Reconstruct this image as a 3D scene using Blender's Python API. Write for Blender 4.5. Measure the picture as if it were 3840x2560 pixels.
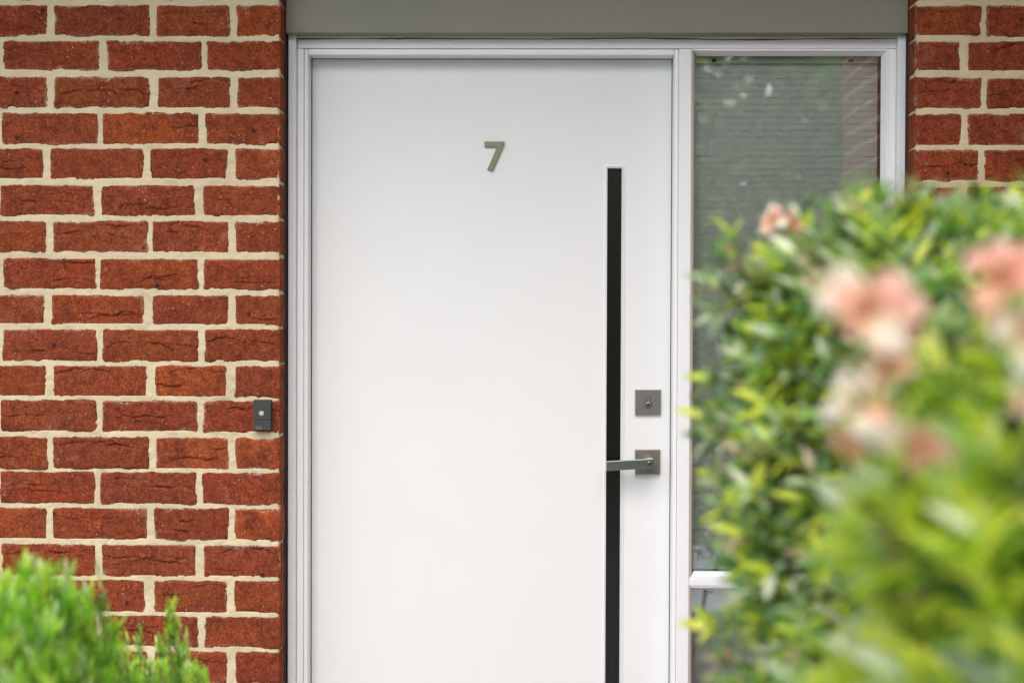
import bpy, bmesh, math, random
import numpy as np
from mathutils import Vector, Matrix, Quaternion
for o in list(bpy.data.objects): bpy.data.objects.remove(o)
S = bpy.context.scene
COL = S.collection
R = math.radians

# ------------------------------------------------------------------ camera
F, DIST, CZ = 5333.33, 3.386, 1.40
CAM = Vector((0, -DIST, CZ))
CM = Matrix.Rotation(R(.86), 3, 'Z') @ Matrix.Rotation(R(90-.85), 3, 'X') @ Matrix.Rotation(R(.2), 3, 'Z')
cd = bpy.data.cameras.new('camera'); co = bpy.data.objects.new('camera', cd); COL.objects.link(co)
co.matrix_world = Matrix.Translation(CAM) @ CM.to_4x4()
cd.sensor_width = 36; cd.lens = 50; cd.clip_start = .05; cd.clip_end = 300
cd.dof.use_dof = True; cd.dof.focus_distance = DIST+.06; cd.dof.aperture_fstop = 2.1
S.camera = co
# ------------------------------------------------------------------ light
SUN_EL, SUN_AZ = 49, -8      # elevation; azimuth measured from behind the camera towards its left
w = bpy.data.worlds.new('World'); S.world = w; w.use_nodes = True
nt = w.node_tree; bg = nt.nodes['Background']
sky = nt.nodes.new('ShaderNodeTexSky'); sky.sky_type = 'NISHITA'; sky.sun_disc = False
sky.sun_elevation = R(SUN_EL); sky.air_density = 1.0; sky.dust_density = 3.0; sky.ozone_density = 1.0
sdir = Vector((math.sin(R(SUN_AZ))*math.cos(R(SUN_EL)), -math.cos(R(SUN_AZ))*math.cos(R(SUN_EL)), math.sin(R(SUN_EL))))
sky.sun_rotation = math.atan2(sdir.x, sdir.y)
nt.links.new(sky.outputs[0], bg.inputs[0]); bg.inputs[1].default_value = .15
sd = bpy.data.lights.new('sun', 'SUN'); sd.energy = 1.3; sd.angle = R(85); sd.color = (1, .99, .98)
so = bpy.data.objects.new('sun', sd); COL.objects.link(so)
so.rotation_mode = 'QUATERNION'; so.rotation_quaternion = sdir.to_track_quat('Z', 'Y')
S.view_settings.view_transform = 'Standard'; S.view_settings.look = 'None'
S.view_settings.gamma = 1; S.view_settings.use_curve_mapping = False
S.view_settings.exposure = .68
S.render.engine = 'CYCLES'; S.cycles.max_bounces = 10; S.cycles.transparent_max_bounces = 16

# ------------------------------------------------------------------ helpers
def pt(px, py, Y):
    """world point seen at photo pixel (3840 px wide) on the plane y = Y"""
    d = CM @ Vector(((px-1920)/F, (1280-py)/F, -1)); return CAM + d*((Y-CAM.y)/d.y)
def PX(px, Y, py=1280): return pt(px, py, Y).x
def PZ(py, Y, px=1920): return pt(px, py, Y).z
def prop(o, label=None, cat=None, group=None, kind=None):
    if label: o['label'] = label
    if cat: o['category'] = cat
    if group: o['group'] = group
    if kind: o['kind'] = kind
    return o
def thing(name, label, cat, loc=(0, 0, 0), group=None):
    o = bpy.data.objects.new(name, None); o.empty_display_size = .05; COL.objects.link(o); o.location = loc
    return prop(o, label, cat, group)
def link(name, me, parent=None, loc=None):
    o = bpy.data.objects.new(name, me); COL.objects.link(o)
    if loc is not None: o.location = loc
    if parent is not None:
        o.parent = parent
        o.matrix_parent_inverse = Matrix.Translation(-world_loc(parent))
    return o
WL = {}
def world_loc(o):
    p = Vector(o.location)
    return p
def mesh(name, v, f, mat, smooth=False):
    me = bpy.data.meshes.new(name); me.from_pydata([tuple(a) for a in v], [], f); me.materials.append(mat)
    if smooth: me.polygons.foreach_set('use_smooth', [True]*len(me.polygons))
    me.update(); return me
def npmesh(name, V, Fq, mat, smooth=True):
    me = bpy.data.meshes.new(name); n = len(V); m = len(Fq)
    me.vertices.add(n); me.vertices.foreach_set('co', V.astype(np.float32).ravel())
    me.loops.add(m*4); me.loops.foreach_set('vertex_index', Fq.astype(np.int32).ravel())
    me.polygons.add(m); me.polygons.foreach_set('loop_start', np.arange(0, m*4, 4, dtype=np.int32))
    me.polygons.foreach_set('use_smooth', np.full(m, smooth))
    me.update(calc_edges=True); me.validate(); me.materials.append(mat); return me
def bm_box(bm, x0, x1, y0, y1, z0, z1, bev=0, seg=2):
    r = bmesh.ops.create_cube(bm, size=1); vs = r['verts']
    for v in vs:
        v.co = Vector(((x0+x1)/2+v.co.x*(x1-x0), (y0+y1)/2+v.co.y*(y1-y0), (z0+z1)/2+v.co.z*(z1-z0)))
    if bev:
        es = list({e for v in vs for e in v.link_edges})
        bmesh.ops.bevel(bm, geom=es, offset=bev, segments=seg, profile=.6, affect='EDGES')
def bm_mesh(name, bm, mat, smooth=False):
    bmesh.ops.recalc_face_normals(bm, faces=bm.faces)
    me = bpy.data.meshes.new(name); bm.to_mesh(me); bm.free(); me.materials.append(mat)
    if smooth: me.polygons.foreach_set('use_smooth', [True]*len(me.polygons))
    return me
def box(name, parent, mat, x0, x1, y0, y1, z0, z1, bev=.0015, seg=2):
    bm = bmesh.new(); bm_box(bm, x0, x1, y0, y1, z0, z1, bev, seg)
    return link(name, bm_mesh(name, bm, mat), parent)
def prism(name, parent, mat, pts, y0, y1, bev=0):
    """outline pts (x,z) extruded from y0 (front) to y1"""
    bm = bmesh.new(); n = len(pts)
    a = [bm.verts.new((x, y0, z)) for x, z in pts]; b = [bm.verts.new((x, y1, z)) for x, z in pts]
    ff = bm.faces.new(a); bm.faces.new(b[::-1])
    for i in range(n): bm.faces.new((a[i], b[i], b[(i+1) % n], a[(i+1) % n]))
    if bev: bmesh.ops.bevel(bm, geom=[e for e in ff.edges], offset=bev, segments=2, profile=.5, affect='EDGES')
    return link(name, bm_mesh(name, bm, mat), parent)
def disc(name, parent, mat, cx, cz, r, y0, y1, n=32, bev=0):
    return prism(name, parent, mat, [(cx+r*math.cos(i*2*math.pi/n), cz+r*math.sin(i*2*math.pi/n)) for i in range(n)], y0, y1, bev)
def frame_sweep(name, parent, mat, x0, x1, z0, z1, prof):
    """mitred moulding round the rectangle x0..x1, z0..z1. prof: list of (inset, y)"""
    V = []; Fc = []
    for d, y in prof:
        V += [(x0+d, y, z0+d), (x1-d, y, z0+d), (x1-d, y, z1-d), (x0+d, y, z1-d)]
    for k in range(len(prof)-1):
        for i in range(4):
            j = (i+1) % 4; Fc.append((k*4+i, k*4+j, (k+1)*4+j, (k+1)*4+i))
    bm = bmesh.new(); vs = [bm.verts.new(v) for v in V]
    for f in Fc: bm.faces.new([vs[i] for i in f])
    return link(name, bm_mesh(name, bm, mat), parent)
class VN:
    def __init__(s, seed): s.t = np.random.RandomState(seed).rand(256, 256)
    def n(s, x, y, ox=0., oy=0.):
        x = np.asarray(x)+ox+1000; y = np.asarray(y)+oy+1000
        xi = np.floor(x).astype(int); yi = np.floor(y).astype(int); fx = x-xi; fy = y-yi
        fx = fx*fx*(3-2*fx); fy = fy*fy*(3-2*fy); t = s.t
        a = t[xi & 255, yi & 255]; b = t[(xi+1) & 255, yi & 255]; c = t[xi & 255, (yi+1) & 255]; d = t[(xi+1) & 255, (yi+1) & 255]
        return ((a*(1-fx)+b*fx)*(1-fy)+(c*(1-fx)+d*fx)*fy)*2-1
vn = VN(7)

# ------------------------------------------------------------------ materials
def mat(name):
    m = bpy.data.materials.new(name); m.use_nodes = True; n = m.node_tree.nodes; n.clear()
    out = n.new('ShaderNodeOutputMaterial'); return m, m.node_tree, out
def N(t, typ, **k):
    n = t.nodes.new(typ)
    for a, b in k.items():
        if a.startswith('i_'): n.inputs[a[2:].replace('_', ' ')].default_value = b
        else: setattr(n, a, b)
    return n
def noise(t, vec, scale, detail=3, rough=.55, dist=0):
    n = N(t, 'ShaderNodeTexNoise'); n.inputs['Scale'].default_value = scale; n.inputs['Detail'].default_value = detail
    n.inputs['Roughness'].default_value = rough; n.inputs['Distortion'].default_value = dist
    if vec is not None: t.links.new(vec, n.inputs['Vector'])
    return n
def ramp(t, fac, stops):
    n = N(t, 'ShaderNodeValToRGB'); e = n.color_ramp.elements
    while len(e) < len(stops): e.new(.5)
    for i, (p, c) in enumerate(stops):
        e[i].position = p; e[i].color = (c, c, c, 1) if not hasattr(c, '__len__') else (*c, 1)
    t.links.new(fac, n.inputs[0]); return n
def mix(t, fac, a, b, mode='MIX'):
    n = N(t, 'ShaderNodeMix', data_type='RGBA', blend_type=mode)
    for sock, v in ((0, fac), (6, a), (7, b)):
        if hasattr(v, 'is_linked') or hasattr(v, 'links'): t.links.new(v, n.inputs[sock])
        elif sock == 0: n.inputs[0].default_value = v
        else: n.inputs[sock].default_value = (*v, 1)
    return n.outputs[2]
def bump(t, h, strength, dist, prev=None):
    n = N(t, 'ShaderNodeBump'); n.inputs['Strength'].default_value = strength; n.inputs['Distance'].default_value = dist
    t.links.new(h, n.inputs['Height'])
    if prev is not None: t.links.new(prev, n.inputs['Normal'])
    return n.outputs[0]
def princ(t, out, col, rough=.5, metal=0, spec=.5, nrm=None):
    p = N(t, 'ShaderNodeBsdfPrincipled')
    if hasattr(col, 'links'): t.links.new(col, p.inputs['Base Color'])
    else: p.inputs['Base Color'].default_value = (*col, 1)
    if hasattr(rough, 'links'): t.links.new(rough, p.inputs['Roughness'])
    else: p.inputs['Roughness'].default_value = rough
    p.inputs['Metallic'].default_value = metal; p.inputs['Specular IOR Level'].default_value = spec
    if nrm is not None: t.links.new(nrm, p.inputs['Normal'])
    if out is not None: t.links.new(p.outputs[0], out.inputs[0])
    return p
def simple(name, col, rough=.5, metal=0, spec=.5, ns=None, var=.06, bs=0, bd=.0005):
    m, t, out = mat(name); tc = N(t, 'ShaderNodeTexCoord').outputs['Object']
    c = col; nr = None
    if ns:
        nz = noise(t, tc, ns, 4); c = mix(t, nz.outputs[0], tuple(x*(1-var) for x in col), tuple(min(1, x*(1+var)) for x in col))
        if bs: nr = bump(t, noise(t, tc, bs, 3).outputs[0], .5, bd)
    princ(t, out, c, rough, metal, spec, nr); return m

def brick_material():
    m, t, out = mat('brick_clay'); L = t.links.new
    tc = N(t, 'ShaderNodeTexCoord').outputs['Object']; oi = N(t, 'ShaderNodeObjectInfo')
    add = N(t, 'ShaderNodeVectorMath', operation='ADD'); L(tc, add.inputs[0]); L(oi.outputs['Location'], add.inputs[1]); v = add.outputs[0]
    base = oi.outputs['Color']
    big = noise(t, v, 14, 3, .6, .6); mid = noise(t, v, 55, 4, .65, .8); fine = noise(t, v, 420, 3, .7)
    c = mix(t, ramp(t, big.outputs[0], [(.42, 0), (.62, 1)]).outputs[0], base, (.15, .036, .020))           # plum patches
    c = mix(t, .55, c, mix(t, ramp(t, mid.outputs[0], [(.35, 0), (.7, 1)]).outputs[0], (.12, .024, .009), (.35, .082, .034)), 'MIX')
    f2 = ramp(t, fine.outputs[0], [(.3, .42), (.5, 1), (.72, 1.75)])
    c = mix(t, 1, c, f2.outputs[0], 'MULTIPLY')
    c = mix(t, 1, c, ramp(t, noise(t, v, 170, 4, .75).outputs[0], [(.32, .58), (.5, .98), (.68, 1.4)]).outputs[0], 'MULTIPLY')
    ef = noise(t, v, 9, 5, .7, .4)
    c = mix(t, ramp(t, ef.outputs[0], [(.60, 0), (.78, .45)]).outputs[0], c, (.40, .22, .17))                # pale bloom
    vo = N(t, 'ShaderNodeTexVoronoi'); vo.inputs['Scale'].default_value = 75; L(v, vo.inputs['Vector'])
    gate = ramp(t, noise(t, v, 22, 2).outputs[0], [(.5, 0), (.62, 1)])
    sp = ramp(t, vo.outputs['Distance'], [(.06, 1), (.15, 0)])
    mm = N(t, 'ShaderNodeMath', operation='MULTIPLY'); L(sp.outputs[0], mm.inputs[0]); L(gate.outputs[0], mm.inputs[1])
    c = mix(t, mm.outputs[0], c, (.58, .40, .22))                                                         # pale grit
    vo2 = N(t, 'ShaderNodeTexVoronoi'); vo2.inputs['Scale'].default_value = 14; vo2.inputs['Randomness'].default_value = 1; L(v, vo2.inputs['Vector'])
    c = mix(t, ramp(t, vo2.outputs['Distance'], [(.05, .9), (.10, 0)]).outputs[0], c, (.03, .018, .015))     # iron spots
    at = N(t, 'ShaderNodeAttribute', attribute_name='smear')
    sm = N(t, 'ShaderNodeMath', operation='MULTIPLY'); L(at.outputs['Fac'], sm.inputs[0])
    L(ramp(t, noise(t, v, 160, 3, .7).outputs[0], [(.45, 0), (.6, 1)]).outputs[0], sm.inputs[1])
    c = mix(t, sm.outputs[0], c, (.55, .44, .33))
    nr = bump(t, mid.outputs[0], .5, .0022); nr = bump(t, fine.outputs[0], .75, .0011, nr)
    cr = N(t, 'ShaderNodeTexWave'); cr.wave_type = 'BANDS'; cr.bands_direction = 'Z'; cr.inputs['Scale'].default_value = 11
    cr.inputs['Distortion'].default_value = 9; cr.inputs['Detail'].default_value = 3; cr.inputs['Detail Scale'].default_value = 1.3; L(v, cr.inputs['Vector'])
    nr = bump(t, ramp(t, cr.outputs['Fac'], [(.0, 0), (.06, 1)]).outputs[0], .2, .0018, nr)
    princ(t, out, c, .9, 0, .1, nr); return m
def mortar_material():
    m, t, out = mat('mortar_sand'); tc = N(t, 'ShaderNodeTexCoord').outputs['Object']
    a = noise(t, tc, 18, 4); b = noise(t, tc, 300, 3, .7); d = noise(t, tc, 70, 3, .7)
    c = mix(t, a.outputs[0], (.57, .475, .295), (.71, .61, .43))
    c = mix(t, ramp(t, b.outputs[0], [(.26, .35), (.38, 0)]).outputs[0], c, (.25, .19, .12))
    c = mix(t, ramp(t, noise(t, tc, 5, 5, .7).outputs[0], [(.45, 0), (.7, .5)]).outputs[0], c, (.40, .33, .22))
    nr = bump(t, d.outputs[0], .6, .0018); nr = bump(t, b.outputs[0], .5, .0008, nr)
    princ(t, out, c, .9, 0, .2, nr); return m
def paint_material(name, col, warm=.02):
    m, t, out = mat(name); tc = N(t, 'ShaderNodeTexCoord').outputs['Object']
    a = noise(t, tc, 3, 5, .6); g = noise(t, tc, 900, 2)
    c = mix(t, a.outputs[0], tuple(x*(1-warm) for x in col), tuple(min(1, x*(1+warm)) for x in col))
    sp = N(t, 'ShaderNodeTexVoronoi'); sp.inputs['Scale'].default_value = 16; t.links.new(tc, sp.inputs['Vector'])
    c = mix(t, ramp(t, sp.outputs['Distance'], [(.012, .6), (.022, 0)]).outputs[0], c, (.3, .26, .22))
    b = noise(t, tc, 140, 3); nr = bump(t, b.outputs[0], .25, .0006)
    st = N(t, 'ShaderNodeMapping'); st.inputs['Scale'].default_value = (60, 60, 2.5); t.links.new(tc, st.inputs[0])
    nr = bump(t, noise(t, st.outputs[0], 6, 3).outputs[0], .12, .0006, nr)
    princ(t, out, c, ramp(t, a.outputs[0], [(.3, .36), (.7, .5)]).outputs[0], 0, .4, nr); return m
def glass_material(name, refl, tint, rough=.0):
    m, t, out = mat(name); tr = N(t, 'ShaderNodeBsdfTransparent'); tr.inputs[0].default_value = (*tint, 1)
    gl = N(t, 'ShaderNodeBsdfGlossy'); gl.inputs['Roughness'].default_value = rough; gl.inputs[0].default_value = (1, 1, 1, 1)
    tc = N(t, 'ShaderNodeTexCoord').outputs['Object']
    t.links.new(bump(t, noise(t, tc, 5, 2).outputs[0], .25, .002), gl.inputs['Normal'])
    lw = N(t, 'ShaderNodeLayerWeight'); lw.inputs[0].default_value = .35
    mr = N(t, 'ShaderNodeMapRange'); t.links.new(lw.outputs['Fresnel'], mr.inputs[0])
    mr.inputs['From Min'].default_value = .05; mr.inputs['From Max'].default_value = 1; mr.inputs['To Min'].default_value = refl; mr.inputs['To Max'].default_value = 1
    mx = N(t, 'ShaderNodeMixShader'); t.links.new(mr.outputs[0], mx.inputs[0]); t.links.new(tr.outputs[0], mx.inputs[1]); t.links.new(gl.outputs[0], mx.inputs[2])
    t.links.new(mx.outputs[0], out.inputs[0]); return m
def leaf_material(name, rough=.32, trans=.35, spec=.6):
    m, t, out = mat(name); at = N(t, 'ShaderNodeAttribute', attribute_name='tint')
    tc = N(t, 'ShaderNodeTexCoord').outputs['Object']; nz = noise(t, tc, 30, 3)
    c = mix(t, 1, at.outputs['Color'], ramp(t, nz.outputs[0], [(.3, .8), (.7, 1.2)]).outputs[0], 'MULTIPLY')
    p = princ(t, None, c, rough, 0, spec)
    tl = N(t, 'ShaderNodeBsdfTranslucent'); t.links.new(mix(t, 1, c, (1.25, 1.4, .75), 'MULTIPLY'), tl.inputs[0])
    mx = N(t, 'ShaderNodeMixShader'); mx.inputs[0].default_value = trans
    t.links.new(p.outputs[0], mx.inputs[1]); t.links.new(tl.outputs[0], mx.inputs[2]); t.links.new(mx.outputs[0], out.inputs[0]); return m
def brushed_material(name, col, axis, rough=.38):
    m, t, out = mat(name); tc = N(t, 'ShaderNodeTexCoord').outputs['Object']
    mp = N(t, 'ShaderNodeMapping'); mp.inputs['Scale'].default_value = (20, 700, 700) if axis == 'X' else (700, 700, 25); t.links.new(tc, mp.inputs[0])
    nz = noise(t, mp.outputs[0], 1, 4, .7); b = noise(t, tc, 40, 3)
    c = mix(t, nz.outputs[0], tuple(x*.55 for x in col), tuple(x*1.4 for x in col)); c = mix(t, b.outputs[0], c, tuple(x*.8 for x in col))
    princ(t, out, c, rough, .85, .5, bump(t, nz.outputs[0], .3, .0003)); return m

M_BRICK = brick_material(); M_MORTAR = mortar_material()
M_DOOR = paint_material('white_door_paint', (.79, .80, .805), .03); M_FRAME = paint_material('white_frame_paint', (.83, .84, .86), .02)
M_BEAD_SHADE = paint_material('shaded_bead_paint', (.52, .46, .42), .05)  # frame paint darkened to put the left beads' shade into the colour
M_LINTEL = simple('grey_lintel_paint', (.25, .245, .20), .65, 0, .2, 5, .08, 200, .003)
M_GLASS = glass_material('window_glass', .22, (.965, .985, .97), .014); M_SLOT = glass_material('dark_slot_glass', .06, (.40, .44, .42), .25)
M_STEEL = brushed_material('brushed_gunmetal', (.38, .36, .34), 'Z'); M_LEVER = brushed_material('brushed_lever_metal', (.30, .33, .32), 'X', .3)
M_NICKEL = simple('nickel', (.55, .53, .50), .25, 1); M_HOLE = simple('keyhole_dark', (.01, .01, .01), .6)
M_SEVEN = brushed_material('bronze_number_metal', (.25, .25, .17), 'Z', .42)
M_BELL = simple('charcoal_plastic', (.045, .045, .042), .5, 0, .4, 200, .1, 700, .0003)
M_BUTTON = simple('pale_grey_button', (.44, .47, .49), .4); M_LOGO = simple('blue_grey_print', (.16, .24, .28), .6)
M_SLAT = simple('grey_blind_slat', (.70, .72, .70), .45, 0, .4, 8, .06); M_RAIL = simple('white_blind_rail', (.72, .74, .72), .4)
M_DARK = simple('dark_interior_wall', (.05, .05, .05), .9); M_GAP_DARK = simple('dark_gap_shade_seal', (.02, .018, .016), .9)
M_LEAF = leaf_material('shrub_leaf', .32, .46, .7); M_NEEDLE = leaf_material('fine_leaf', .4, .4, .5); M_TREE = leaf_material('tree_leaf', .45, .5, .4)
M_PETAL = leaf_material('petal', .6, .4, .2)
M_STEM = simple('brown_stem', (.16, .11, .07), .8, 0, .2, 60, .3); M_BARK = simple('tree_bark', (.12, .09, .065), .9, 0, .2, 12, .35, 30, .01)
M_GREENSTEM = simple('green_stem', (.20, .26, .10), .6, 0, .3, 60, .3)
M_SOFFIT = simple('soffit_paint', (.80, .64, .38), .7, 0, .2, 4, .03)
M_PAVE = simple('concrete_paving', (.46, .465, .46), .85, 0, .2, 6, .12, 80, .002)
M_LAWN = simple('lawn', (.07, .12, .03), .95, 0, .1, 3, .3, 60, .02); M_SOIL = simple('garden_soil', (.06, .042, .03), .95, 0, .1, 20, .3, 50, .02)

# ------------------------------------------------------------------ setting: ground, path, porch slab, roof, interior
def struct(o): return prop(o, kind='structure')
struct(box('ground', None, M_LAWN, -60, 60, -90, 30, -1, -.05, 0))
struct(box('path', None, M_PAVE, -.75, .35, -3.295, -1.604, -.3, -.046, .004))
struct(box('bounce_driveway', None, M_PAVE, -9, 9, -9.2, -3.3, -.3, -.044, .004))  # unseen paving, added to bounce light up and brighten the lower glass reflection
struct(box('porch_floor', None, M_PAVE, -2.6, 1.40, -1.6, .155, -.3, 0, .004))
struct(box('garden_bed', None, M_SOIL, .36, 1.38, -3.29, -1.604, -.3, -.03, .01))
struct(box('garden_bed', None, M_SOIL, -2.4, -.76, -2.7, -1.604, -.3, -.03, .01))
rf = thing('porch_roof', 'pale soffit and gutter of the porch roof above the door, outside the top of the picture', 'roof', (0, -.5, 2.6))
box('soffit', rf, M_SOFFIT, -3.2, 2.2, -.71, -.002, 2.68, 2.72, .002)
box('fascia', rf, M_LINTEL, -3.2, 2.2, -.76, -.712, 2.66, 2.86, .004)
room = [(-.75, 1.1, .26, 3.2, -.02, -.001), (-.75, 1.1, .26, 3.2, 2.5, 2.55)]
struct(box('hall_floor', None, M_DARK, -.74, 1.08, .202, 3.2, -.1, -.004, 0))
struct(box('hall_ceiling', None, M_DARK, -.74, 1.08, .252, 3.2, 2.42, 2.5, 0))
struct(box('hall_wall', None, M_DARK, -.80, -.742, .22, 3.2, -.1, 2.5, 0))
struct(box('hall_wall', None, M_DARK, 1.082, 1.14, .22, 3.2, -.1, 2.5, 0))
struct(box('hall_wall', None, M_DARK, -.80, 1.14, 3.204, 3.25, -.1, 2.5, 0))

# ------------------------------------------------------------------ brick walls
Q = 3840/2352
TOPS = [12, 94, 177, 259, 341, 425, 508, 594, 677, 757, 839, 919, 1004, 1084, 1166, 1250, 1332, 1413, 1494]
BOTS = [83, 162, 248, 332, 412, 496, 580, 664, 746, 830, 912, 992, 1078, 1158, 1240, 1324, 1407, 1486, 1568]
ZT = [PZ(t*Q, 0, 500) for t in TOPS]; ZB = [PZ(t*Q, 0, 500) for t in BOTS]
PITCH = .0857
ZT = [ZT[0]+PITCH*i for i in (6, 5, 4, 3, 2, 1)] + ZT; ZB = [ZT[6]-.0735+PITCH*i for i in (6, 5, 4, 3, 2, 1)] + ZB
z = ZT[-1]
while z-PITCH > .0:
    z -= PITCH; ZT.append(z); ZB.append(z-.0735)
NC = len(ZT); OFF = 6
LX = PX(1050, 0, 1280); RX = PX(3431, 0, 500)
LEFT = {0: [(-120, 109), (123, 344), (359, 527), (542, 643)], 1: [(6, 229), (244, 463), (474, 643)],
 2: [(-120, 108), (124, 344), (361, 528), (544, 643)], 3: [(4, 226), (234, 458), (471, 643)], 4: [(-120, 101), (115, 329), (345, 522), (541, 643)],
 5: [(0, 215), (232, 447), (465, 643)], 6: [(-120, 106), (120, 340), (348, 526), (540, 643)], 7: [(5, 220), (229, 455), (467, 643)],
 8: [(-120, 103), (118, 330), (349, 524), (540, 643)], 9: [(4, 222), (236, 456), (471, 643)], 10: [(-120, 106), (120, 338), (356, 521), (538, 643)],
 11: [(0, 221), (234, 453), (467, 643)], 12: [(-120, 108), (120, 342), (356, 526), (540, 643)], 13: [(-2, 217), (229, 452), (463, 643)],
 14: [(-120, 107), (118, 339), (352, 526), (538, 643)], 15: [(1, 220), (232, 452), (466, 643)], 16: [(-120, 106), (118, 333), (352, 522), (539, 643)],
 17: [(0, 219), (234, 457), (470, 643)], 18: [(-120, 105), (118, 338), (352, 523), (541, 643)], -1: [(4, 226), (238, 458), (476, 643)]}
RIGHT = {0: [(2102, 2251), (2262, 2483)], 1: [(2102, 2204), (2220, 2441)], 2: [(2102, 2252), (2264, 2485)], 3: [(2102, 2206), (2221, 2442)],
 4: [(2102, 2248), (2260, 2481)], 5: [(2102, 2204), (2222, 2443)]}
rnd = random.Random(11)
BASES = [(.28, .060, .024), (.31, .070, .026), (.27, .056, .024), (.34, .080, .026), (.24, .052, .028), (.30, .070, .034), (.22, .047, .026)]
COLS = {(0, 3): (.42, .088, .02), (12, 3): (.45, .11, .03), (14, 3): (.46, .10, .03), (3, 1): (.38, .085, .022), (12, 2): (.42, .10, .035), (10, 2): (.42, .09, .03)}
EXP = .0022
def crease(X, Z, w, h, r):
    H = np.zeros_like(X); k = r.choice([0, 1, 2, 2, 3, 3])
    if w < .12: k = r.choice([0, 0, 1])
    for _ in range(k):
        x0 = r.uniform(-w*.3, w*.3); z0 = r.uniform(-h*.3, h*.3); A = r.uniform(-.006, .026); W = r.uniform(.25, .5)*w
        ox = r.uniform(0, 99)
        zc = z0 + A*(1-((X-x0)/W)**2) + .0035*vn.n(X*55, X*0, ox) + .0014*vn.n(X*190, X*0, ox+9) + r.uniform(-.06, .06)*(X-x0)
        amp = np.clip(1.25-((X-x0)/W)**2, 0, 1)*np.clip(.7+.8*vn.n(X*28, X*0, ox+20), .1, 1.2)
        d = Z-zc; dep = r.uniform(.0022, .0048)
        H -= amp*dep*np.exp(-(d/.0014)**2)*1.3
        H += amp*dep*.55*np.where(d > 0, np.exp(-d/.010), -.35*np.exp(d/.006))
    return H
def brick_mesh(wd, h, seed, res, depth=.11, detail=True, corner=0):
    r = random.Random(seed); nx = max(2, round(wd/res)); nz = max(2, round(h/res))
    u = np.linspace(-wd/2, wd/2, nx+1); v = np.linspace(-h/2, h/2, nz+1)
    X, Z = np.meshgrid(u, v, indexing='ij'); ox, oy = r.uniform(0, 200), r.uniform(0, 200)
    ax_ = np.abs(X) if not corner else np.where(X*corner > 0, np.abs(X)-.006, np.abs(X))
    e = np.minimum(wd/2-ax_, h/2-np.abs(Z))
    cx = np.clip(ax_-(wd/2-.008), 0, None); cz = np.clip(np.abs(Z)-(h/2-.008), 0, None)
    ec = np.where((cx > 0) & (cz > 0), .008-np.sqrt(cx*cx+cz*cz), e)
    rag = .0014*vn.n(X*38, Z*38, ox, oy)+.0009*vn.n(X*95, Z*95, ox, oy+50)+.0007*vn.n(X*240, Z*240, ox, oy+50)
    rag = rag + np.where(Z < -h*.25, .0030*np.clip(vn.n(X*17, X*0, oy, ox), -.5, 1), 0)
    chip = np.clip(vn.n(X*30, Z*30, ox+70, oy)-.45, 0, 1)*.014; rag = rag - chip
    ec = ec + rag*(1 if detail else 0)
    H = -.0075*np.exp(-np.clip(ec, -.002, 1)/.0026)
    if detail:
        H += .0014*vn.n(X*16, Z*22, ox, oy)+.0006*vn.n(X*75, Z*80, ox, oy+20)+.00035*vn.n(X*260, Z*260, oy, ox)
        H += crease(X, Z, wd, h, r) + r.uniform(-.0008, .0012)
        H += r.uniform(-.012, .012)*Z + r.uniform(-.004, .004)*X
        be = np.clip(1-(Z+h/2)/.02, 0, 1); H -= .0016*be*np.clip(vn.n(X*35, X*0, ox+30)+.3, 0, 1)
    V = np.stack([X.ravel(), -H.ravel(), Z.ravel()], 1)
    idx = np.arange((nx+1)*(nz+1)).reshape(nx+1, nz+1)
    q = np.stack([idx[:-1, :-1].ravel(), idx[1:, :-1].ravel(), idx[1:, 1:].ravel(), idx[:-1, 1:].ravel()], 1)
    per = np.concatenate([idx[:-1, 0], idx[-1, :-1], idx[:0:-1, -1], idx[0, :0:-1]])
    prev = per; nv = len(V); Vs = [V]; Fs = [q]; n = len(per)
    for k, dd in enumerate((.016, .05, depth) if detail else (depth,)):
        P = V[per].copy(); P[:, 1] = dd
        if detail:
            s = .0012*vn.n(P[:, 0]*60+P[:, 2]*60, P[:, 1]*60, ox, oy); P[:, 0] += np.sign(P[:, 0])*s
        ids = np.arange(nv, nv+n); nv += n; Vs.append(P)
        Fs.append(np.stack([prev, np.roll(prev, 1), np.roll(ids, 1), ids], 1)); prev = ids
    me = npmesh('brick', np.concatenate(Vs), np.concatenate(Fs), M_BRICK, True)
    sm = np.zeros(nv, dtype=np.float32)
    if detail:
        E_ = ec.ravel(); top = np.clip(.5+vn.n(X*25, Z*25, oy, ox).ravel(), 0, 1)
        sm[:len(E_)] = np.clip(1-(E_-.002)/.007, 0, 1)*top*r.choice([.3, .7, 1])
    a = me.attributes.new('smear', 'FLOAT', 'POINT'); a.data.foreach_set('value', sm)
    return me
cheap = {}
def cheap_mesh(wd, h=.0745):
    k = round(wd, 2)
    if k not in cheap: cheap[k] = brick_mesh(k, h, int(k*1000), .012, .1, False) if False else simple_brick(k, h)
    return cheap[k]
def simple_brick(wd, h, depth=.1):
    xs = [-wd/2, -wd/2+.004, wd/2-.004, wd/2]; zs = [-h/2, -h/2+.004, h/2-.004, h/2]
    V = []; Fc = []
    for i, x in enumerate(xs):
        for j, z in enumerate(zs): V.append((x, .006 if i in (0, 3) or j in (0, 3) else 0, z))
    for i in range(3):
        for j in range(3): Fc.append((i*4+j, i*4+4+j, i*4+5+j, i*4+1+j))
    b = len(V); V += [(-wd/2, depth, -h/2), (wd/2, depth, -h/2), (wd/2, depth, h/2), (-wd/2, depth, h/2)]
    c = [0, 12, 15, 3]
    for i in range(4): Fc.append((c[i], b+i, b+(i+1) % 4, c[(i+1) % 4]) if False else (c[i], c[(i+1) % 4], b+(i+1) % 4, b+i))
    return mesh('brick', V, Fc, M_BRICK)
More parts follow.
